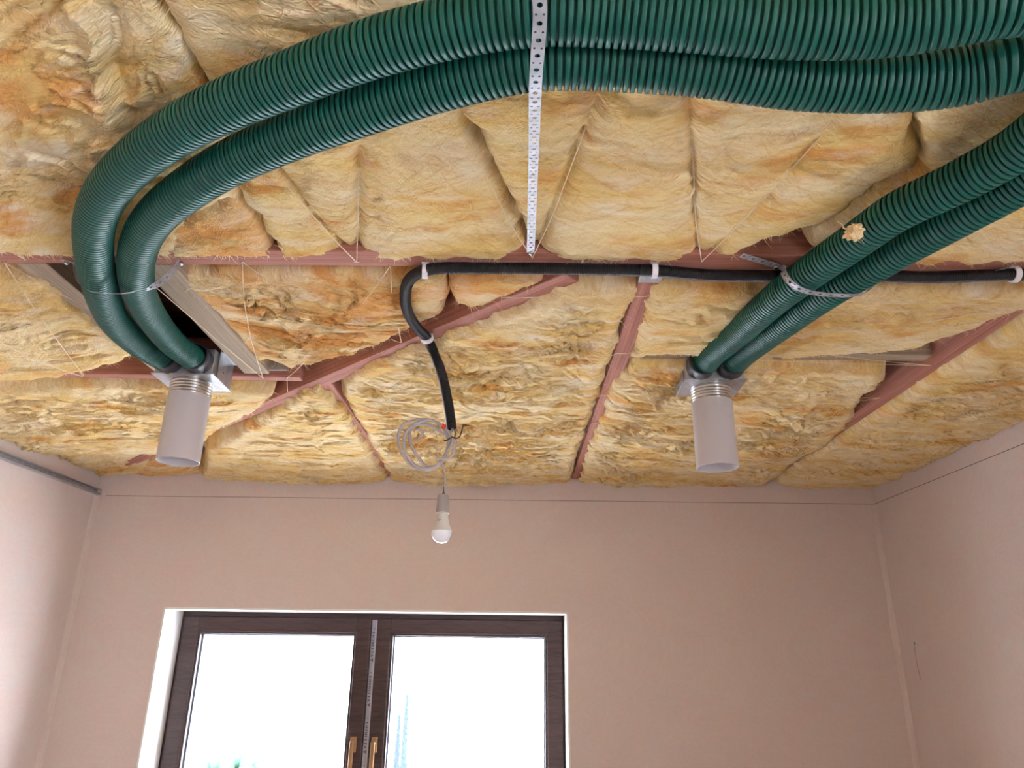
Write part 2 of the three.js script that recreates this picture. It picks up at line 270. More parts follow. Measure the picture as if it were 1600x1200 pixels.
// wall channel for the later ceiling, on the left wall
{
  const z0 = ZB + 0.004, z1 = 0.6, y = 2.588, x = XL + 0.0006;
  const scr = []; for (let k = 0; k < 6; k++) scr.push(new THREE.SphereGeometry(0.005, 10, 6).scale(0.4, 1, 1).translate(x + 0.0016, y + 0.013, z0 + 0.12 + k * 0.42));
  const t = thing('wall_channel', 'long galvanised steel channel screwed along the left wall at ceiling height', 'channel');
  part('channel_profile', merge([box(x, x + 0.0012, y, y + 0.028, z0, z1, 0.0004), box(x, x + 0.027, y, y + 0.0012, z0, z1, 0.0004), box(x, x + 0.027, y + 0.0268, y + 0.028, z0, z1, 0.0004), box(x + 0.0262, x + 0.0272, y, y + 0.004, z0, z1, 0.0004), box(x + 0.0262, x + 0.0272, y + 0.024, y + 0.028, z0, z1, 0.0004)]), M.galv, t);
  for (const g of scr) part('screw', g, M.galv, t);
}

// ---------------------------------------------------------------- mineral wool
const CREAM = new THREE.Color('#f5e4bd'), YELLOW = new THREE.Color('#f1d692'), ORANGE = new THREE.Color('#e6ab66'), PALE = new THREE.Color('#faf2e2'), TAN = new THREE.Color('#ebd2a6');
function segDist(px, pz, ax, az, bx, bz) { const dx = bx - ax, dz = bz - az, t = clamp(((px - ax) * dx + (pz - az) * dz) / (dx * dx + dz * dz), 0, 1); return Math.hypot(px - ax - dx * t, pz - az - dz * t); }
function signed(poly, x, z) {
  let inside = false, d = 1e9;
  for (let i = 0, j = poly.length - 1; i < poly.length; j = i++) {
    const [xi, zi] = poly[i], [xj, zj] = poly[j];
    if ((zi > z) !== (zj > z) && x < ((xj - xi) * (z - zi)) / (zj - zi) + xi) inside = !inside;
    const e = segDist(x, z, xi, zi, xj, zj); if (e < d) d = e;
  }
  return inside ? d : -d;
}
function saw(v, k) { const f = v - Math.floor(v); return f < k ? f / k : (1 - f) / (1 - k); }
function batt(label, poly, o) {
  const { h = 2.676, r = 0.034, sag = 0.012, ledge = 0.012, lf = 10, dir = 0.05, orange = 0.25, smooth = 1, creases = [], seed = 1, res = 0.006, ragged = 0.012, pale = 0.3, lean = 0 } = o;
  let x0 = 1e9, x1 = -1e9, z0 = 1e9, z1 = -1e9;
  if (o.beam) poly = poly.map(([x, z]) => [x, z < -1.385 ? -1.464 : z > -0.64 ? -0.40 : z]);   // from the tie beam to the next batt
  if (o.side) poly = poly.map(([x, z]) => [x * o.side > o.from ? o.side * 2.3 : x, z]);           // and out to the side wall
  for (const [x, z] of poly) { x0 = Math.min(x0, x); x1 = Math.max(x1, x); z0 = Math.min(z0, z); z1 = Math.max(z1, z); }
  x0 -= 0.02; z0 -= 0.02; x1 += 0.02; z1 += 0.02;
  const nx = Math.ceil((x1 - x0) / res) + 1, nz = Math.ceil((z1 - z0) / res) + 1, N = nx * nz;
  const id = new Int32Array(N).fill(-1), pos = [], col = [], uvs = [], ed = new Float32Array(N), c = new THREE.Color();
  const cd = Math.cos(dir), sd_ = Math.sin(dir), S = seed * 13.7;
  const surf = (x, z) => {
    const u = x * cd + z * sd_, v = -x * sd_ + z * cd;
    let e = signed(poly, x, z); if (e < -0.06) return null;
    if (x < XL + 0.001 || x > XR - 0.001 || z < ZB + 0.001) return null;
    if (e < 0.12) e += ragged * fbm(x * 9 + S, z * 9, 3) * 1.6;
    if (e < -0.022) return null;
    let y = h + lean * (x - x0);
    if (e <= 0) y += r - e * 4; else if (e < r) y += r - Math.sqrt(r * r - (r - e) * (r - e));
    const inn = sstep(e, 0.005, 0.13); y -= sag * sstep(e, 0.01, 0.22);
    const wx = fbm(u * 2.1 + S, v * 2.6, 2), wz = fbm(u * 2.3 - S, v * 2.9 + 7, 2), amp = 0.35 + 0.9 * sstep(fbm(u * 1.3 + S * 2, v * 2.0, 2), -0.25, 0.35);
    const big = fbm(u * 1.6 + wx * 0.5 + S, v * 3.6 + wz * 0.5, 3);
    const l1 = saw(v * lf * 0.5 + fbm(u * 1.7 + wx + S, v * 3.0 + wz, 3) * 2.0, 0.76);
    const l2 = saw(v * lf * 1.5 + fbm(u * 2.8 + wx * 1.4 + S, v * 6.5 + wz * 1.4, 3) * 1.8, 0.72);
    const l3 = fbm(u * 8 + S + wx, v * 34 + wz * 2, 3);
    let rel = (-0.022 * big * smooth - ledge * amp * (0.95 * (l1 - 0.5) + 0.42 * (l2 - 0.5))) * (0.22 + 0.78 * inn) - 0.0026 * l3 * amp;
    const pit = sstep(fbm(u * 2.2 - S + wx, v * 8.5 + S, 3), 0.24, 0.5); rel += pit * ledge * 0.8 * inn;
    let ex = 0;
    for (const [a, b, depth, w] of creases) { const d = segDist(x, z, a[0], a[1], b[0], b[1]); ex += depth * (0.55 * Math.exp(-((d / w) ** 2)) + 0.45 * Math.exp(-((d / (w * 4.5)) ** 2))); }
    if (o.beam && z < -1.4265 && y + rel + ex > 2.6993) return null;
    const push = -rel * 0.7;
    return [x + sd_ * -push + 0.006 * fbm(u * 9 + 3, v * 9 + S, 2), y + rel + ex, z + cd * push + 0.006 * fbm(u * 9 + S, v * 9, 2), u, v, big];
  };
  for (let j = 0; j < nz; j++) for (let i = 0; i < nx; i++) {
    const q = surf(x0 + i * res, z0 + j * res); if (!q) continue;
    id[j * nx + i] = pos.length / 3; pos.push(q[0], Math.min(q[1], TOP - 0.01), q[2]); uvs.push(q[3] * 1.15 + seed * 0.31, q[4] * 1.15 + seed * 0.57);
    const u = q[3], v = q[4], a = fbm(u * 2.2 + S, v * 4.4 - S, 4), b = fbm(u * 3.1 - S * 2, v * 7.5, 4), d = fbm(u * 5 + 40, v * 13 + S, 3);
    c.copy(CREAM).lerp(YELLOW, clamp(0.58 + a * 1.5, 0, 1)).lerp(TAN, clamp(b * 1.3, 0, 0.7)).lerp(ORANGE, clamp((orange - 0.45 + a * 0.7 - b * 0.9 + d * 0.6) * 1.7, 0, 0.85)).lerp(PALE, clamp((d + b * 0.4) * 1.5 * pale * 2 - 0.05, 0, 0.75));
    col.push(c.r, c.g, c.b);
  }
  const ix = [];
  for (let j = 0; j < nz - 1; j++) for (let i = 0; i < nx - 1; i++) { const a = id[j * nx + i], b = id[j * nx + i + 1], e = id[(j + 1) * nx + i], f = id[(j + 1) * nx + i + 1]; if (a >= 0 && b >= 0 && e >= 0 && f >= 0) ix.push(a, b, e, b, f, e); }
  const g = new THREE.BufferGeometry(); g.setAttribute('position', new THREE.Float32BufferAttribute(pos, 3)); g.setAttribute('color', new THREE.Float32BufferAttribute(col, 3)); g.setAttribute('uv', new THREE.Float32BufferAttribute(uvs, 2)); g.setIndex(ix); g.computeVertexNormals();
  const m = solo('insulation_batt', label, 'insulation', 'mineral wool batts between the roof timbers', g, M.wool);
  // loose fibres that stick out along the edges and from the face
  const R = rng(seed * 77 + 5), fp = [], fi = [];
  const hair = (x, y, z, ax, ay, az, l, w) => {
    const base = fp.length / 3, cx = (R() - 0.5) * 0.9 * l, cz = (R() - 0.5) * 0.9 * l, cy = -(R() - 0.2) * 0.3 * l;
    for (let k = 0; k <= 3; k++) { const t = k / 3, px = x + ax * l * t + cx * t * t, py = y + ay * l * t + cy * t * t, pz = z + az * l * t + cz * t * t, ww = w * (1 - 0.75 * t); fp.push(px - ww, py, pz, px + ww, py + ww * 0.6, pz); }
    for (let k = 0; k < 3; k++) { const b = base + k * 2; fi.push(b, b + 1, b + 2, b + 1, b + 3, b + 2); }
  };
  const nEdge = o.hairs ?? 1;
  for (let i = 0, j = poly.length - 1; i < poly.length; j = i++) {
    const [ax, az] = poly[j], [bx, bz] = poly[i], L = Math.hypot(bx - ax, bz - az), nn = Math.floor(L * 190 * nEdge);
    for (let k = 0; k < nn; k++) { const t = R(), px = lerp(ax, bx, t), pz = lerp(az, bz, t), ox = (bz - az) / L, oz = -(bx - ax) / L, sg = signed(poly, px + ox * 0.02, pz + oz * 0.02) < 0 ? 1 : -1, q = surf(px - sg * ox * 0.018, pz - sg * oz * 0.018); if (!q) continue; const an = (R() - 0.5) * 2.2, dx = sg * (ox * Math.cos(an) - oz * Math.sin(an)), dz = sg * (oz * Math.cos(an) + ox * Math.sin(an)); hair(q[0], q[1], q[2], dx * 0.8, -0.35 + R() * 0.5, dz * 0.8, 0.008 + R() * R() * 0.034, 0.00045 + R() * 0.0004); }
  }
  const area = (x1 - x0) * (z1 - z0);
  for (let k = 0; k < area * (o.fuzz ?? 320) * nEdge; k++) { const q = surf(x0 + R() * (x1 - x0), z0 + R() * (z1 - z0)); if (!q) continue; const an = R() * 6.283; hair(q[0], q[1] + 0.001, q[2], Math.cos(an), -0.15 - R() * 0.35, Math.sin(an) * 0.7, 0.008 + R() * 0.022, 0.0004 + R() * 0.0004); }
  const fg = new THREE.BufferGeometry(); fg.setAttribute('position', new THREE.Float32BufferAttribute(fp, 3)); fg.setIndex(fi); fg.computeVertexNormals();
  const f = part('loose_fibres', fg, M.fibre, m); f.userData.kind = 'stuff';
  return m;
}
const P2 = (a) => [a[0], a[2]];
const cr = (a, b, depth, w) => [P2(a), P2(b), depth, w];
// behind the tie beam
batt('yellow wool batt left of the left grey plank, crossed by long white twines', [[-1.956,-1.598],[-1.172,-1.544],[-1.189,-2.065],[-1.268,-2.12],[-1.389,-2.191],[-1.645,-2.293],[-2.513,-2.369]], { h: 2.69, seed: 2, ledge: 0.012, dir: 0.25, orange: 0.2 });
batt('deep orange wool batt between the tie beam and the diagonal timber', [[-0.857,-1.564],[-0.266,-1.56],[-0.182,-1.564],[-0.182,-1.661],[-0.212,-1.776],[-0.399,-1.966],[-0.513,-2.069],[-0.633,-2.131],[-0.742,-2.185],[-0.795,-2.108],[-0.844,-2.131],[-0.841,-1.976],[-0.835,-1.757]], { h: 2.704, sag: 0.02, r: 0.03, seed: 3, ledge: 0.02, dir: -0.15, orange: 0.78, lf: 8 });
batt('small orange wool piece under the conduit, above the diagonal timber', [[-0.167,-1.564],[0.077,-1.56],[0.028,-1.6],[-0.038,-1.665],[-0.121,-1.734],[-0.174,-1.705]], { h: 2.704, seed: 4, ledge: 0.01, orange: 0.78, r: 0.025 });
batt('large layered wool batt in the middle behind the lamp cable, ending at the window wall', [[0.1,-1.579],[0.299,-1.568],[0.29,-1.658],[0.285,-2.101],[0.285,-2.63],[0.273,-3.152],[0.315,-4.457],[-0.787,-4.522],[-0.651,-3.636],[-0.631,-3.028],[-0.614,-2.448],[-0.588,-2.251],[-0.493,-2.111],[-0.389,-2.024],[-0.197,-1.856],[-0.014,-1.694]], { seed: 5, ledge: 0.022, dir: 0.0, orange: 0.28, lf: 8, pale: 0.45 });
batt('wool batt along the left wall, behind and left of the left white pipe', [[-2.838,-2.419],[-1.677,-2.345],[-1.487,-2.289],[-1.222,-2.288],[-0.905,-2.323],[-0.858,-2.374],[-1.006,-2.594],[-1.239,-2.837],[-1.495,-3.191],[-1.693,-3.233],[-1.932,-3.231],[-2.255,-3.267],[-2.973,-3.015]], { seed: 6, ledge: 0.011, dir: 0.1, orange: 0.22 });
batt('yellow wool batt between the diagonal timber and the half buried joist', [[-0.683,-2.291],[-0.647,-2.567],[-0.655,-2.948],[-0.681,-3.696],[-0.811,-4.523],[-2.092,-4.599],[-1.534,-3.471],[-1.42,-3.165],[-1.079,-2.761],[-0.874,-2.514]], { ragged: 0.02, seed: 7, ledge: 0.013, dir: -0.1, orange: 0.2 });
batt('dull wool strip in the far left corner, sagging against the wall', [[-2.497,-3.1],[-1.721,-3.292],[-1.844,-3.498],[-2.563,-4.627],[-3.128,-4.66],[-3.209,-4.077]], { h: 2.702, seed: 8, ledge: 0.012, dir: 0.4, orange: 0.3, r: 0.03 });
batt('small torn orange wool piece at the far left corner beside the dark gap', [[-1.97,-3.53],[-1.806,-3.444],[-1.591,-3.739],[-1.901,-4.588],[-2.537,-4.625]], { h: 2.704, seed: 9, ledge: 0.012, orange: 0.85, r: 0.025 });
batt('wool batt right of the steel plated joist, passing behind the right pair of ducts', [[0.331,-1.574],[0.667,-1.575],[0.965,-1.572],[1.298,-1.553],[1.468,-1.533],[1.337,-1.609],[1.269,-1.705],[1.209,-1.836],[1.156,-1.928],[0.944,-1.976],[0.745,-2.011],[0.586,-2],[0.49,-1.983],[0.446,-1.974],[0.352,-2.016],[0.339,-1.772]], { seed: 10, ledge: 0.012, dir: 0.15, orange: 0.3 });
batt('wool batt behind the right white pipe, between two reddish joists', [[0.32,-2.287],[0.358,-2.078],[0.602,-2.061],[0.882,-2.064],[1.165,-2.1],[1.197,-2.201],[1.212,-2.392],[1.282,-2.613],[1.334,-2.952],[1.302,-3.236],[1.36,-4.395],[0.378,-4.453],[0.34,-3.846],[0.32,-3.095],[0.324,-2.629]], { seed: 11, ledge: 0.017, dir: -0.1, orange: 0.28, pale: 0.4 });
batt('wool batt in the right rear corner, right of the wide bare joist', [[1.33,-1.981],[1.366,-1.75],[1.444,-1.502],[1.946,-1.493],[2.848,-2.328],[2.419,-4.548],[1.463,-4.607],[1.325,-3.283],[1.352,-2.931],[1.341,-2.388]], { seed: 12, ledge: 0.010, dir: 0.12, orange: 0.25 });
// in front of the tie beam
const FR = { fuzz: 1100, beam: true, res: 0.0045, ledge: 0.007, lf: 5, r: 0.03, sag: 0.010 };
batt('loose swirled tan wool batt at the left, beside the bend of the green ducts', [[-2.21,-0.541],[-0.462,-0.533],[-0.518,-0.711],[-0.519,-0.762],[-0.508,-0.884],[-0.521,-1.031],[-0.569,-1.227],[-0.693,-1.298],[-0.805,-1.43],[-1.024,-1.42],[-1.181,-1.414],[-1.78,-1.424]], { ...FR, side: -1, from: 1.15, seed: 13, dir: 0.5, creases: [cr([-0.616,2.7,-0.721], [-0.635,2.7,-0.82], -0.022, 0.014), cr([-0.635,2.7,-0.82], [-0.669,2.7,-0.897], -0.022, 0.012), cr([-0.669,2.7,-0.897], [-0.704,2.7,-1.025], -0.02, 0.012), cr([-0.583,2.7,-0.774], [-0.637,2.7,-0.883], 0.026, 0.014), cr([-0.637,2.7,-0.883], [-0.661,2.7,-1], 0.024, 0.013)], orange: 0.3, pale: 0.45, h: 2.694, ledge: 0.014, lf: 3 });
batt('small torn orange wool end on the tie beam, right of the green bend', [[-0.764,-1.319],[-0.576,-1.223],[-0.562,-1.282],[-0.558,-1.404],[-0.58,-1.463],[-0.704,-1.466],[-0.814,-1.45]], { beam: true, seed: 14, res: 0.005, ledge: 0.01, orange: 0.85, h: 2.694, r: 0.03, sag: 0.006, ragged: 0.008 });
batt('wool batt under the sweep of the upper green ducts, pressed in by twine', [[-0.455,-0.533],[-0.125,-0.531],[-0.115,-0.792],[-0.097,-0.978],[-0.031,-1.186],[0.024,-1.416],[-0.073,-1.446],[-0.251,-1.449],[-0.402,-1.457],[-0.56,-1.437],[-0.545,-1.382],[-0.562,-1.214],[-0.515,-1.027],[-0.501,-0.879],[-0.512,-0.756],[-0.512,-0.711]], { ...FR, seed: 15, dir: -0.08, orange: 0.22, h: 2.694, creases: [cr([-0.377,2.7,-1.469], [-0.29,2.7,-1.063], 0.03, 0.009), cr([-0.393,2.7,-1.451], [-0.46,2.7,-1.12], 0.022, 0.008), cr([0.015,2.7,-1.416], [-0.09,2.7,-0.993], 0.02, 0.012)] });
batt('broad smooth wool batt right of the hanging perforated strap, creased by twine', [[-0.118,-0.531],[0.307,-0.529],[0.59,-0.884],[0.758,-1.123],[0.716,-1.151],[0.685,-1.184],[0.658,-1.287],[0.592,-1.343],[0.535,-1.364],[0.489,-1.419],[0.458,-1.443],[0.34,-1.445],[0.177,-1.43],[0.069,-1.444],[0.047,-1.394],[0.026,-1.383],[-0.026,-1.173],[-0.091,-0.978],[-0.109,-0.792]], { ...FR, seed: 16, dir: 0.02, orange: 0.2, h: 2.694, creases: [cr([0.045,2.7,-1.427], [0.132,2.7,-0.916], 0.034, 0.01), cr([0.42,2.7,-1.455], [0.369,2.7,-1.278], 0.024, 0.008), cr([0.369,2.7,-1.278], [0.269,2.7,-0.901], 0.026, 0.007), cr([0.442,2.7,-1.437], [0.548,2.7,-0.948], 0.02, 0.008)] });
batt('wool batt at the right edge, beyond the straight pair of ducts', [[0.6,-0.884],[0.342,-0.529],[2.128,-0.521],[2.201,-1.348],[1.205,-1.38],[1.089,-1.42],[0.945,-1.475],[0.88,-1.464],[0.785,-1.42],[0.644,-1.384],[0.671,-1.287],[0.704,-1.188],[0.763,-1.119]], { ...FR, side: 1, from: 1.1, seed: 17, dir: -0.2, orange: 0.2, h: 2.694 });
// overhead and behind the photographer
batt('wool batt overhead behind the photographer, right of the ridge', [[-0.1, -0.4], [XR + 0.05, -0.4], [XR + 0.05, ZF - 0.02], [-0.1, ZF - 0.02]], { seed: 18, res: 0.016, h: 2.71, hairs: 0 });
batt('wool batt overhead behind the photographer, left half', [[XL - 0.05, -0.4], [-0.1, -0.4], [-0.1, ZF - 0.02], [XL - 0.05, ZF - 0.02]], { seed: 19, res: 0.016, h: 2.71, hairs: 0 });
// a torn tuft caught on a duct
{
  const at = A3([0.616,2.575,-1.135]), R = rng(91), t = thing('wool_tuft', 'small torn tuft of orange wool caught on the right green duct', 'insulation', null, at), gs = [];
  for (let k = 0; k < 9; k++) gs.push(new THREE.IcosahedronGeometry(0.006 + R() * 0.005, 2).scale(1, 0.8 + R() * 0.5, 0.8).translate((R() - 0.5) * 0.014, (R() - 0.5) * 0.012, (R() - 0.5) * 0.016));
  for (let k = 0; k < 26; k++) { const a = R() * 6.283, b = R() * 3; const d = V(Math.cos(a) * Math.sin(b), Math.cos(b), Math.sin(a) * Math.sin(b)).multiplyScalar(0.014 + R() * 0.008); gs.push(tube([V(0, 0, 0), d.clone().multiplyScalar(0.6).add(V(0.003 * R(), 0.003, 0)), d], 0.0005, 5, 4)); }
  const g = merge(gs), p = g.attributes.position; for (let i = 0; i < p.count; i++) { const s = 1 + 0.65 * fbm(p.getX(i) * 190, p.getY(i) * 190 + p.getZ(i) * 150, 3); p.setXYZ(i, p.getX(i) * s, p.getY(i) * s, p.getZ(i) * s); } g.computeVertexNormals(); g.userData.local = true;
  part('tuft_body', g, std({ color: '#edd2a4', roughness: 1 }), t);
  const st = tube([V(-0.004, 0.006, 0), V(-0.010, 0.018, -0.012), V(-0.006, 0.03, -0.02), V(-0.010, 0.045, -0.03)], 0.0016, 16, 5); st.userData.local = true; part('tuft_strand', st, M.fibre, t);
}

// ---------------------------------------------------------------- corrugated tubes
function corrugated(points, rOut, rIn, pitch, radial, prof) {
  const curve = new THREE.CatmullRomCurve3(points, false, 'centripetal'); curve.arcLengthDivisions = 600;
  const L = curve.getLength(), n = Math.floor(L / pitch), P = prof ?? [[0, 0.5], [0.05, 0.9], [0.12, 1], [0.56, 1], [0.66, 0.9], [0.71, 0.5], [0.75, 0], [0.96, 0]];
  const pos = [], ix = []; let T0 = curve.getTangentAt(0), N = V(0, 1, 0).sub(T0.clone().multiplyScalar(T0.y)).normalize(), rings = 0; const q = new THREE.Quaternion();
  for (let k = 0; k <= n; k++) for (const [f, a] of P) {
    if (k === n && f > 0) break; const t = Math.min(1, ((k + f) * pitch) / L), c = curve.getPointAt(t), T = curve.getTangentAt(t); q.setFromUnitVectors(T0, T); N.applyQuaternion(q); N.sub(T.clone().multiplyScalar(N.dot(T))).normalize(); T0 = T;
    const B = T.clone().cross(N), r = lerp(rIn, rOut, a);
    for (let s = 0; s < radial; s++) { const an = (s / radial) * 6.283185; const ca = Math.cos(an) * r, sa = Math.sin(an) * r; pos.push(c.x + N.x * ca + B.x * sa, c.y + N.y * ca + B.y * sa, c.z + N.z * ca + B.z * sa); }
    rings++;
  }
  for (let i = 0; i < rings - 1; i++) for (let s = 0; s < radial; s++) { const a = i * radial + s, b = i * radial + ((s + 1) % radial), c = a + radial, d = b + radial; ix.push(a, b, c, b, d, c); }
  const g = new THREE.BufferGeometry(); g.setAttribute('position', new THREE.Float32BufferAttribute(pos, 3)); g.setIndex(ix); g.computeVertexNormals(); return g;
}
const ductGroup = 'green corrugated ventilation ducts';
const dA = [V(1.86, 2.55, -0.45), V(1.3, 2.545, -0.53), ...[[0.574,2.55,-0.612],[0.449,2.557,-0.651],[0.341,2.567,-0.666],[0.227,2.583,-0.673],[0.118,2.597,-0.679],[0.022,2.6,-0.681],[-0.093,2.602,-0.705],[-0.219,2.605,-0.75],[-0.331,2.61,-0.805],[-0.421,2.612,-0.849],[-0.51,2.615,-0.9],[-0.591,2.617,-0.955],[-0.672,2.619,-1.02],[-0.754,2.62,-1.099],[-0.821,2.62,-1.186],[-0.883,2.62,-1.293],[-0.951,2.622,-1.436],[-1.047,2.64,-1.677]].map(A3), V(-1.088, 2.662, -1.88), V(-1.083, 2.675, -2.03)];
const dB = [V(1.86, 2.55, -0.535), V(1.3, 2.545, -0.615), ...[[0.632,2.55,-0.7],[0.569,2.552,-0.729],[0.496,2.557,-0.746],[0.375,2.567,-0.755],[0.247,2.583,-0.75],[0.128,2.597,-0.755],[0.024,2.6,-0.759],[-0.101,2.602,-0.798],[-0.242,2.605,-0.862],[-0.368,2.61,-0.927],[-0.502,2.615,-1.009],[-0.599,2.617,-1.082],[-0.684,2.619,-1.158],[-0.752,2.62,-1.237],[-0.811,2.62,-1.328],[-0.863,2.622,-1.434],[-0.928,2.64,-1.608]].map(A3), V(-0.985, 2.662, -1.86), V(-0.992, 2.675, -2.03)];
const dC = [V(1.02, 2.635, 0.7), V(0.92, 2.635, -0.2), V(0.84, 2.628, -0.66), ...[[0.801,2.612,-0.932],[0.762,2.614,-1.026],[0.703,2.62,-1.131],[0.673,2.62,-1.224],[0.631,2.622,-1.369],[0.603,2.63,-1.522],[0.592,2.652,-1.745]].map(A3), V(0.578, 2.676, -1.96), V(0.577, 2.678, -2.03)];
const dD = [V(1.1, 2.635, 0.7), V(1.0, 2.635, -0.2), V(0.92, 2.628, -0.7), ...[[0.863,2.612,-1.025],[0.827,2.614,-1.124],[0.786,2.62,-1.241],[0.739,2.622,-1.369],[0.713,2.624,-1.447],[0.674,2.64,-1.689]].map(A3), V(0.667, 2.674, -1.94), V(0.664, 2.678, -2.03)];
const duct = (label, pts) => solo('ventilation_duct', label, 'duct', ductGroup, corrugated(pts, 0.0378, 0.0312, 0.0102, 36), M.duct);
duct('outer green corrugated duct of the long curved pair, nearest to the viewer', dA);
duct('inner green corrugated duct of the long curved pair, just behind the outer one', dB);
duct('left green corrugated duct of the straight pair at the right, with the wool tuft', dC);
duct('right green corrugated duct of the straight pair, partly hidden by its neighbour', dD);

// ---------------------------------------------------------------- metal distribution boxes with white pipes
function plenum(label, x, z, turn, side, pipeLabel) {
  const t = thing('duct_box', label, 'duct box', null, V(x, 2.635, z)); t.rotation.y = turn;
  const loc = (g) => { g.userData.local = true; return g; };
  const W = 0.178, D = 0.15, Hh = 0.088;
  // pressed sheet-steel box with a flanged bottom plate
  part('box_body', loc(merge([box(-W / 2, W / 2, 0.002, Hh, -D / 2, D / 2, 0.004)])), M.galv, t);
  part('bottom_plate', loc(box(-W / 2 - 0.006, W / 2 + 0.006, 0, 0.0022, -D / 2 - 0.004, D / 2 + 0.006, 0.0008)), M.galv, t);
  const br = part('side_bracket', loc(merge([box(side * (W / 2 + 0.004) - 0.0012, side * (W / 2 + 0.004) + 0.0012, 0.003, Hh + 0.006, -D / 2 + 0.0, D / 2 - 0.03, 0.0008), box(Math.min(side * (W / 2 + 0.003), side * (W / 2 + 0.036)), Math.max(side * (W / 2 + 0.003), side * (W / 2 + 0.036)), Hh + 0.004, Hh + 0.006, -D / 2, D / 2 - 0.04, 0.0008)])), M.galv, t);
  for (const g of [new THREE.SphereGeometry(0.004, 10, 6).scale(0.4, 1, 1).translate(side * (W / 2 + 0.0055), 0.035, 0.0), new THREE.SphereGeometry(0.004, 10, 6).scale(1, 0.4, 1).translate(side * (W / 2 + 0.024), Hh + 0.0035, -0.01)]) part('screw', loc(g), M.spigot, br);
  for (const s of [-1, 1]) {
    const cpts = [[0.041, 0], [0.0435, 0.003], [0.0435, 0.02], [0.0415, 0.023], [0.0415, 0.036], [0.0435, 0.039], [0.0435, 0.05], [0.0395, 0.053], [0.0385, 0.046]].map((q) => new THREE.Vector2(...q));
    part('duct_collar', loc(new THREE.LatheGeometry(cpts, 40).rotateX(Math.PI / 2).translate(s * 0.0455, 0.043, D / 2 - 0.002)), M.collar, t);
  }
  // grooved spigot
  const sp = [[0.0605, 0]]; for (let k = 0; k < 5; k++) { const y = -0.004 - k * 0.0095; sp.push([0.0605, y], [0.0628, y - 0.0016], [0.0634, y - 0.0036], [0.0628, y - 0.0056], [0.0605, y - 0.0072]); } sp.push([0.0605, -0.055]);
  part('spigot', loc(new THREE.LatheGeometry(sp.map((q) => new THREE.Vector2(...q)).reverse(), 56)), M.spigot, t, 'ribbed shiny metal ring');
  const y1 = -0.046, y0 = -0.258, pv = [[0.0592, y1], [0.0592, y0 + 0.001], [0.0598, y0], [0.062, y0], [0.0626, y0 + 0.001], [0.0626, y1 - 0.001], [0.062, y1], [0.0592, y1]];
  part('pipe', loc(new THREE.LatheGeometry(pv.map((q) => new THREE.Vector2(...q)).reverse(), 64)), M.pvc, t, pipeLabel);
  return t;
}
plenum('left metal duct box with two black collars and a hanging white pipe', -1.034, -2.128, 0.03, 1, 'off-white plastic pipe');
plenum('right metal duct box with two black collars and a hanging white pipe', 0.615, -2.132, -0.03, -1, 'off-white plastic pipe');

// ---------------------------------------------------------------- perforated steel straps
function strapGeo(points, widths, len0 = 0) {
  const W = 0.017, TH = 0.0008, U = 0.025, curve = new THREE.CatmullRomCurve3(points, false, 'centripetal'), L = curve.getLength(), n = Math.max(1, Math.round(L / U)), u = L / n, cells = [];
  const s = new THREE.Shape(), K = 6; for (let k = 0; k <= K; k++) s.lineTo((k / K) * u, -W / 2); for (let k = K; k >= 0; k--) s.lineTo((k / K) * u, W / 2);
  const hole = (x, y, r) => { const p = new THREE.Path(); p.absarc(x, y, r, 0, Math.PI * 2, true); s.holes.push(p); };
  hole(u * 0.3, 0, 0.0036); hole(u * 0.8, 0.0046, 0.0017); hole(u * 0.8, -0.0046, 0.0017);
  const base = new THREE.ExtrudeGeometry(s, { depth: TH, bevelEnabled: false, curveSegments: 9 });
  for (let k = 0; k < n; k++) {
    const g = base.clone(), p = g.attributes.position, uv = g.attributes.uv;
    for (let i = 0; i < p.count; i++) {
      const t = clamp((k * u + p.getX(i)) / L, 0, 1), c = curve.getPointAt(t), T = curve.getTangentAt(t), f = t * (widths.length - 1), a = Math.min(widths.length - 2, Math.floor(f));
      const w = widths[a].clone().lerp(widths[a + 1], f - a); w.sub(T.clone().multiplyScalar(w.dot(T))).normalize(); const N = T.clone().cross(w), y = p.getY(i), z = p.getZ(i);
      uv.setXY(i, k * u + p.getX(i), y); p.setXYZ(i, c.x + w.x * y + N.x * z, c.y + w.y * y + N.y * z, c.z + w.z * y + N.z * z);
    }
    g.computeVertexNormals(); cells.push(g);
  }
  return merge(cells);
}
const screwAt = (v, d) => merge([rod(v, v.clone().add(d.clone().multiplyScalar(0.005)), 0.0055, 12), new THREE.SphereGeometry(0.0055, 12, 6).scale(1, 0.6, 1).translate(v.x + d.x * 0.006, v.y + d.y * 0.006, v.z + d.z * 0.006)]);
const strapGroup = 'perforated steel straps';
{
  const X = V(1, 0, 0.02), t = thing('perforated_strap', 'long straight perforated steel strap hanging from the tie beam under the upper green ducts', 'strap', strapGroup);
  const a = A3([0.028,2.69,-1.416]), b = A3([0.025,2.635,-1.028]), c = A3([0.021,2.552,-0.746]), d = A3([0.022,2.547,-0.616]);
  part('strap_band', strapGeo([a.clone().add(V(0, 0.008, 0.012)), a.clone().add(V(0, -0.006, 0.02)), b, c, d, V(0.018, 2.55, -0.60), V(0.016, 2.62, -0.5), V(0.014, 2.76, -0.45)], [X, X]), M.strap, t);
  part('screw', screwAt(a.clone().add(V(0, 0.005, 0.004)), V(0.2, -0.9, 0.3)), M.spigot, t);
}
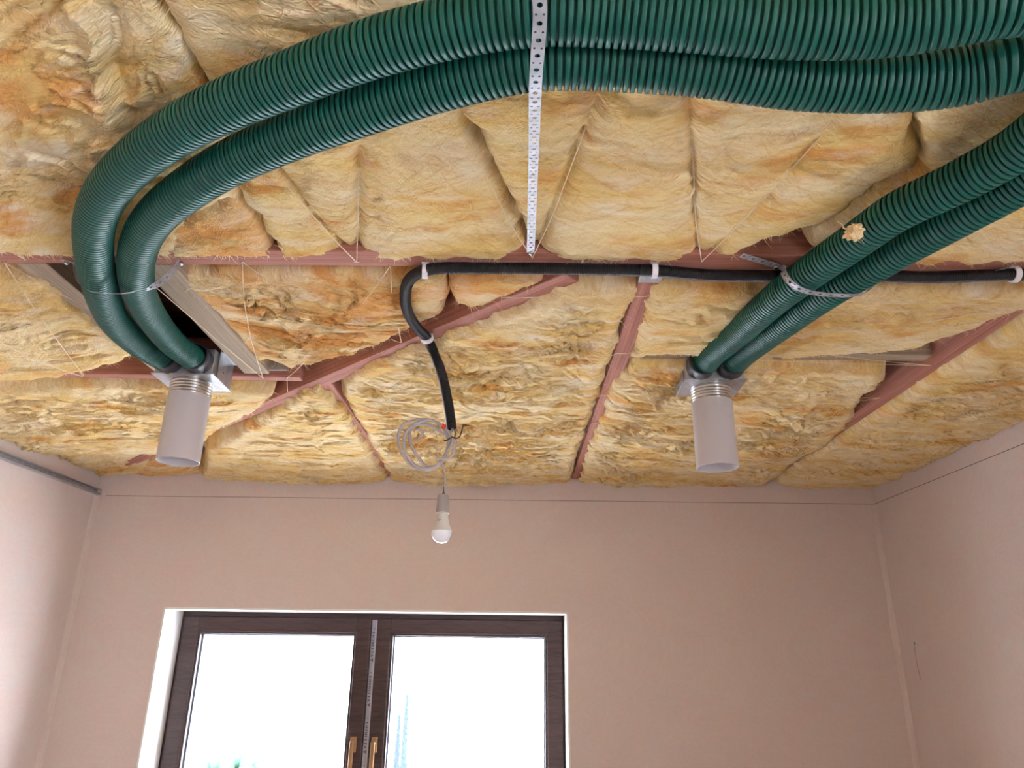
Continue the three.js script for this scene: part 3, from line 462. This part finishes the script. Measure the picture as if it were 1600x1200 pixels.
{
  const t = thing('perforated_strap', 'perforated steel strap slung under the left pair of ducts, edge-on in the middle', 'strap', strapGroup), e = V(0, 0.46, -0.89), f = V(0.1, 0.3, -0.95);
  const p0 = A3([-1.075,2.697,-1.476]), p1 = A3([-1.049,2.694,-1.476]);
  part('strap_band', strapGeo([p0, p1, ...[[-1.025,2.66,-1.464],[-0.989,2.617,-1.436],[-0.948,2.588,-1.414]].map(A3), V(-0.93, 2.5785, -1.405), V(-0.87, 2.579, -1.41), V(-0.815, 2.603, -1.42), A3([-0.797,2.66,-1.454]), A3([-0.795,2.696,-1.472])], [V(0, 0.1, -1), e, e, e, e, e, V(0.2, 0.15, -0.95), V(0.15, -0.05, -1), V(0.1, -0.05, -1)]), M.strap, t);
  part('screw', screwAt(A3([-0.793,2.697,-1.474]), V(0, -1, 0.1)), M.spigot, t); part('screw', screwAt(A3([-1.065,2.697,-1.476]), V(0, -1, 0.1)), M.spigot, t);
}
{
  const t = thing('perforated_strap', 'perforated steel strap bent under the right pair of green ducts', 'strap', strapGroup), w = V(-0.25, 0.05, -0.97);
  part('strap_band', strapGeo([...[[0.508,2.698,-1.424],[0.57,2.693,-1.446],[0.615,2.69,-1.466]].map(A3), ...[[0.586,2.64,-1.393],[0.582,2.617,-1.375],[0.587,2.6,-1.369],[0.601,2.586,-1.369],[0.623,2.578,-1.371],[0.658,2.577,-1.38],[0.706,2.577,-1.385],[0.745,2.588,-1.402],[0.787,2.615,-1.435]].map(A3), ...[[0.861,2.69,-1.453],[0.887,2.697,-1.444]].map(A3)], [V(0.2, -0.1, -0.95), V(0.2, -0.1, -0.95), V(0.1, 0.1, -0.95), w, w, w, w, w, V(-0.2, 0.0, -0.95)]), M.strap, t);
  part('screw', screwAt(A3([0.598,2.693,-1.46]), V(0, -1, 0.1)), M.spigot, t);
}
{
  const t = thing('perforated_strap', 'short bent piece of perforated strap beside the white clip at the right edge', 'strap', strapGroup), a = A3([1.141,2.73,-1.459]);
  part('strap_band', strapGeo([a.clone().add(V(0, 0.03, 0)), a, A3([1.139,2.697,-1.466]), A3([1.108,2.688,-1.469])], [V(0.9, 0, -0.3), V(0.9, 0, -0.3), V(0.4, 0, -0.9), V(0.2, 0.2, -0.9)]), M.strap, t);
}

// ---------------------------------------------------------------- black conduit with its clips
const HC = 2.683;
const cp = [V(1.86, 2.69, -1.50), ...[[1.239,2.683,-1.476],[1.157,2.683,-1.474],[0.965,2.683,-1.49],[0.782,2.683,-1.484],[0.59,2.683,-1.491],[0.454,2.683,-1.49],[0.318,2.683,-1.471],[0.135,2.683,-1.466],[-0.073,2.683,-1.466],[-0.178,2.683,-1.468],[-0.221,2.683,-1.481],[-0.259,2.683,-1.522],[-0.283,2.683,-1.609],[-0.289,2.683,-1.711],[-0.277,2.683,-1.799],[-0.257,2.683,-1.877]].map(A3), ...[[-0.237,2.647,-1.915],[-0.212,2.578,-1.919],[-0.193,2.498,-1.923],[-0.181,2.429,-1.927]].map(A3)];
{
  const t = thing('cable_conduit', 'black corrugated conduit along the tie beam that bends and hangs down toward the bulb', 'conduit');
  part('conduit_tube', corrugated(cp, 0.0145, 0.0124, 0.0039, 20, [[0, 0.3], [0.2, 1], [0.5, 1], [0.7, 0.3], [0.85, 0]]), M.conduit, t);
}
function clip(label, c, dirT) {
  const t = thing('conduit_clip', label, 'clip', 'white conduit clips', c), T = dirT.clone().normalize(), q = new THREE.Quaternion().setFromUnitVectors(V(0, 0, 1), T);
  const s = new THREE.Shape(), a0 = -Math.PI * 1.18, a1 = Math.PI * 0.18; s.absarc(0, 0, 0.0182, a0, a1, false); s.absarc(0, 0, 0.0154, a1, a0, true);
  const g = new THREE.ExtrudeGeometry(s, { depth: 0.012, bevelEnabled: true, bevelSize: 0.0006, bevelThickness: 0.0006, bevelSegments: 2, curveSegments: 20 }).translate(0, 0, -0.006);
  const h = box(-0.011, 0.011, 0.0145, 0.0185, -0.009, 0.009, 0.001); const up = V(0, 1, 0).applyQuaternion(q);
  const roll = new THREE.Quaternion().setFromUnitVectors(up, V(0, 1, 0).sub(T.clone().multiplyScalar(T.y)).normalize());
  for (const x of [g, h]) { x.applyQuaternion(q).applyQuaternion(roll); x.userData.local = true; }
  part('clip_ring', g, M.clip, t); part('clip_base', h, M.clip, t);
}
clip('white conduit clip at the bend of the black conduit', A3([-0.218,2.683,-1.481]), V(1, 0, -0.1));
clip('white conduit clip beside the steel plate on the black conduit', A3([0.318,2.683,-1.471]), V(1, 0, 0));
clip('white conduit clip on the diagonal timber where the conduit turns down', A3([-0.258,2.683,-1.868]), V(0.12, -0.35, -0.9));
clip('white conduit clip on the black conduit at the right edge of the ceiling', A3([1.157,2.683,-1.474]), V(1, 0, 0));

// ---------------------------------------------------------------- coiled lamp cable and bulb
{
  const t = thing('lamp_cable', 'coiled light grey lamp cable hanging from the end of the black conduit', 'cable');
  const a = [[-0.181,2.44,-1.935],[-0.182,2.427,-1.934],[-0.2,2.417,-1.934],[-0.232,2.436,-1.933],[-0.268,2.446,-1.933],[-0.293,2.435,-1.932],[-0.301,2.41,-1.931],[-0.293,2.382,-1.931],[-0.273,2.351,-1.93],[-0.246,2.323,-1.93],[-0.218,2.326,-1.929],[-0.197,2.352,-1.928],[-0.19,2.383,-1.928],[-0.195,2.415,-1.927],[-0.217,2.444,-1.927],[-0.252,2.457,-1.926],[-0.29,2.453,-1.925],[-0.321,2.439,-1.925],[-0.33,2.407,-1.924],[-0.323,2.372,-1.924],[-0.302,2.337,-1.923],[-0.274,2.316,-1.922],[-0.243,2.311,-1.922],[-0.213,2.325,-1.921]].map(A3);
  const b = [[-0.195,2.357,-1.922],[-0.186,2.389,-1.921],[-0.183,2.406,-1.921],[-0.204,2.434,-1.92],[-0.24,2.452,-1.919],[-0.278,2.444,-1.918],[-0.305,2.421,-1.918],[-0.312,2.386,-1.917],[-0.297,2.344,-1.916],[-0.266,2.316,-1.916],[-0.231,2.315,-1.915],[-0.203,2.337,-1.914],[-0.189,2.365,-1.914],[-0.178,2.385,-1.913],[-0.17,2.395,-1.912],[-0.17,2.363,-1.911],[-0.18,2.345,-1.911],[-0.201,2.339,-1.91],[-0.221,2.341,-1.909]].map(A3);
  part('cable_coil', tube([...a, ...b], 0.0041, 640, 10), M.cable, t);
  const d = [[-0.21,2.339,-1.93],[-0.202,2.322,-1.93],[-0.196,2.304,-1.93],[-0.193,2.283,-1.93],[-0.195,2.265,-1.93]].map(A3); part('drop_cord', tube(d, 0.0027, 50, 9), M.cable, t);
  const c = [[-0.296,2.402,-1.912],[-0.284,2.392,-1.911],[-0.27,2.395,-1.91],[-0.26,2.408,-1.908],[-0.266,2.421,-1.907],[-0.28,2.42,-1.906]].map(A3); part('cable_curl', tube(c, 0.0033, 50, 9), M.cable, t);
  part('binding_wire', tube([[-0.2,2.389,-1.905],[-0.188,2.392,-1.903],[-0.177,2.399,-1.901],[-0.168,2.395,-1.899],[-0.158,2.397,-1.897],[-0.151,2.414,-1.895],[-0.147,2.433,-1.893]].map(A3), 0.0017, 50, 7), M.wireDark, t, 'dark brown wire tie');
  part('binding_wire', tube([[-0.174,2.431,-1.92],[-0.171,2.416,-1.92],[-0.172,2.401,-1.92]].map(A3), 0.0017, 20, 7), M.wireDark, t, 'dark brown wire');
}
{
  const c = A3([[-0.204,2.434,-1.92]][0]), t = thing('wire_connector', 'small red wire connector at the mouth of the black conduit', 'connector', null, c);
  const g = merge([rbox(0.013, 0.0105, 0.008, 0, 0, 0, 0.0015), rbox(0.005, 0.003, 0.009, -0.004, 0.0065, 0, 0.001), rbox(0.004, 0.003, 0.009, 0.003, 0.006, 0, 0.001)]).rotateZ(-0.4); g.userData.local = true; part('connector_body', g, M.red, t);
  const w = tube([V(-0.006, 0.003, 0), V(-0.010, 0.006, 0), V(-0.015, 0.006, 0.001)], 0.0018, 10, 7); w.userData.local = true; part('wire_end', w, M.wireDark, t);
}
{
  const top = A3([-0.197,2.246,-1.93]), t = thing('light_bulb', 'unlit round white bulb hanging in its grey socket before the wall', 'bulb', null, top), loc = (g) => { g.userData.local = true; return g; };
  const lathe = (l, n = 40) => loc(new THREE.LatheGeometry(l.map((q) => new THREE.Vector2(q[0] * 0.97, q[1])), n));
  // wire ends
  part('wire_ends', loc(merge([tube([V(0, 0.012, 0), V(0, 0.006, 0), V(-0.005, -0.004, 0)], 0.0013, 10, 6), tube([V(0.0005, 0.012, 0), V(0.001, 0.006, 0), V(0.005, -0.004, 0)], 0.0013, 10, 6), rod(V(0, 0.02, 0), V(0, 0.009, 0), 0.0014, 6)])), M.wireDark, t);
  part('socket', lathe([[0, -0.003], [0.0155, -0.003], [0.0165, -0.005], [0.0172, -0.033], [0.0185, -0.037], [0.019, -0.05], [0.0182, -0.0515], [0.016, -0.0515], [0, -0.05]].reverse()), M.holder, t, 'grey plastic lamp socket');
  part('socket_ring', loc(new THREE.TorusGeometry(0.0172, 0.0014, 8, 40).rotateX(Math.PI / 2).translate(0, -0.0525, 0)), M.bulbBody, t);
  const body = part('bulb_body', lathe([[0.0145, -0.052], [0.0158, -0.055], [0.0165, -0.066], [0.019, -0.078], [0.0235, -0.090], [0.0282, -0.0985], [0.029, -0.1005]].reverse()), M.bulbBody, t);
  const dome = []; for (let k = 0; k <= 16; k++) { const a = (k / 16) * Math.PI / 2; dome.push([0.0292 * Math.cos(a) ** 0.9 || 0, -0.1005 - 0.0315 * Math.sin(a)]); }
  part('bulb_dome', lathe(dome.reverse()), M.bulbDome, t, 'white diffusing dome');
  const pr = new THREE.CylinderGeometry(0.01665, 0.01905, 0.014, 20, 1, true, -0.75, 0.9).translate(0, -0.0705, 0);
  const pm = canvasTex(128, 128, (c, W, H) => { c.clearRect(0, 0, W, H); c.fillStyle = '#5a5450'; c.strokeStyle = '#5a5450'; c.font = '26px sans-serif'; c.fillText('CE', 14, 40); c.strokeRect(66, 16, 22, 26); c.fillRect(14, 64, 60, 7); c.fillRect(14, 84, 84, 10); c.fillRect(14, 104, 50, 7); }, true);
  part('printed_marks', loc(pr), std({ map: pm, transparent: true, roughness: 0.5 }), body);
}

// ---------------------------------------------------------------- twine stapled to the timbers
function twine(label, pts, r = 0.0011) {
  const t = thing('twine', label, 'twine', 'white twine holding the wool up');
  const curve = new THREE.CurvePath(); for (let i = 0; i < pts.length - 1; i++) curve.add(new THREE.LineCurve3(pts[i], pts[i + 1]));
  part('thread', merge(pts.slice(1).map((p, i) => { const m = pts[i].clone().lerp(p, 0.5); m.y -= 0.002; return tube([pts[i], m, p], r, 10, 6); })), M.twine, t);
  return t;
}
function staple(t, v) { part('staple', merge([rod(v.clone().add(V(-0.005, 0, 0)), v.clone().add(V(0.005, 0, 0.001)), 0.0009, 6), rod(v.clone().add(V(-0.005, 0, 0)), v.clone().add(V(-0.005, 0.006, 0)), 0.0009, 6), rod(v.clone().add(V(0.005, 0, 0.001)), v.clone().add(V(0.005, 0.006, 0.001)), 0.0009, 6)]), M.spigot, t); }
const T3 = (a) => a.map(A3);
let tw = T3([[-1.178,2.715,-1.361],[-1.16,2.697,-1.471],[-1.181,2.7,-1.371]]); staple(twine('twine pair from the left end of the tie beam toward the viewer', tw), tw[1]);
tw = T3([[-1.443,2.69,-2.219],[-1.244,2.645,-1.692],[-1.218,2.697,-1.484],[-1.075,2.64,-1.611],[-1.055,2.66,-1.867]]); staple(twine('long zigzag twine over the wool batt left of the left ducts', tw), tw[2]);
tw = T3([[-1.459,2.648,-1.792],[-1.451,2.648,-1.947],[-1.426,2.648,-2.028],[-1.453,2.69,-2.225]]); twine('lowest twine at the far left end of the ceiling, below the long zigzag', tw);
tw = T3([[-0.874,2.66,-1.523],[-0.855,2.698,-2.248],[-0.749,2.66,-1.837],[-0.684,2.66,-1.6],[-0.648,2.697,-1.471],[-0.602,2.67,-1.489]]); { const k = twine('twine running down the grey plank and back up beside the orange wool', tw); staple(k, tw[1]); staple(k, tw[4]); }
tw = T3([[-1.349,2.698,-2.261],[-1.336,2.69,-2.321],[-1.265,2.655,-2.437]]); twine('short twine below the cross timber, left of the left white pipe', tw);
tw = T3([[-0.892,2.698,-2.273],[-0.815,2.66,-2.307]]); twine('very short twine just right of the left metal box', tw);
tw = T3([[-0.66,2.68,-2.055],[-0.773,2.697,-2.243],[-0.809,2.695,-2.372]]); staple(twine('bent twine beside the steel angle on the diagonal timber', tw), tw[1]);
tw = T3([[-0.304,2.705,-1.128],[-0.337,2.69,-1.285],[-0.378,2.697,-1.469],[-0.421,2.69,-1.291],[-0.459,2.705,-1.186]]); staple(twine('twine pressed upright into the wool above the orange batt, with a slanting branch', tw), tw[2]);
tw = T3([[-0.102,2.715,-1.011],[-0.027,2.7,-1.274],[0.033,2.697,-1.442],[0.073,2.69,-1.244],[0.133,2.73,-0.949]]); staple(twine('twine fanning out in two directions at the foot of the long strap', tw), tw[2]);
tw = T3([[0.283,2.715,-0.946],[0.371,2.695,-1.282],[0.425,2.697,-1.452],[0.465,2.69,-1.273],[0.552,2.715,-0.976]]); staple(twine('twine fanning out in two directions right of the long strap', tw), tw[2]);
tw = T3([[-0.378,2.64,-1.568],[-0.301,2.697,-1.483],[-0.299,2.64,-1.513]]); staple(twine('forked twine over the orange wool left of the conduit bend', tw), tw[1]);
tw = T3([[-0.314,2.645,-1.718],[-0.342,2.697,-1.934],[-0.351,2.66,-1.828]]); twine('tiny twine end on the diagonal timber left of the conduit', tw);
tw = T3([[-0.044,2.697,-1.638],[0.063,2.645,-1.535]]); twine('short level twine on the diagonal timber right of the conduit', tw);
tw = T3([[0.662,2.645,-1.915],[1.293,2.697,-2.073],[0.891,2.66,-1.907]]); staple(twine('twine doubled back at the wide bare joist, along the grey cross timber', tw), tw[1]);
tw = T3([[0.413,2.697,-2.24],[0.486,2.645,-2.146],[0.68,2.645,-2.219],[1.283,2.697,-2.381],[1.036,2.645,-2.32]]); twine('long level twine behind the right white pipe to the wide joist', tw);
tw = T3([[0.768,2.642,-1.535],[1.034,2.642,-1.547],[1.311,2.697,-1.643],[1.042,2.642,-1.647]]); twine('thin twine crossing the wool at the right edge toward the wide joist', tw);
for (const [y, x0, x1, l] of [[453, 990, 1022, 'nearest twine tied across the steel plated joist'], [520, 962, 992, 'second twine tied across the steel plated joist'], [575, 946, 964, 'third twine tied across the steel plated joist'], [623, 926, 948, 'farthest twine tied across the steel plated joist']]) {
  const z = -1.5 - (y - 428) * 0.00505 - Math.max(0, y - 500) * 0.0018; tw = [V(0.285, 2.69, z), V(0.30, 2.698, z - 0.004), V(0.345, 2.6975, z + 0.006), V(0.36, 2.69, z + 0.008)]; twine(l, tw);
}
renderer.render(scene, camera);
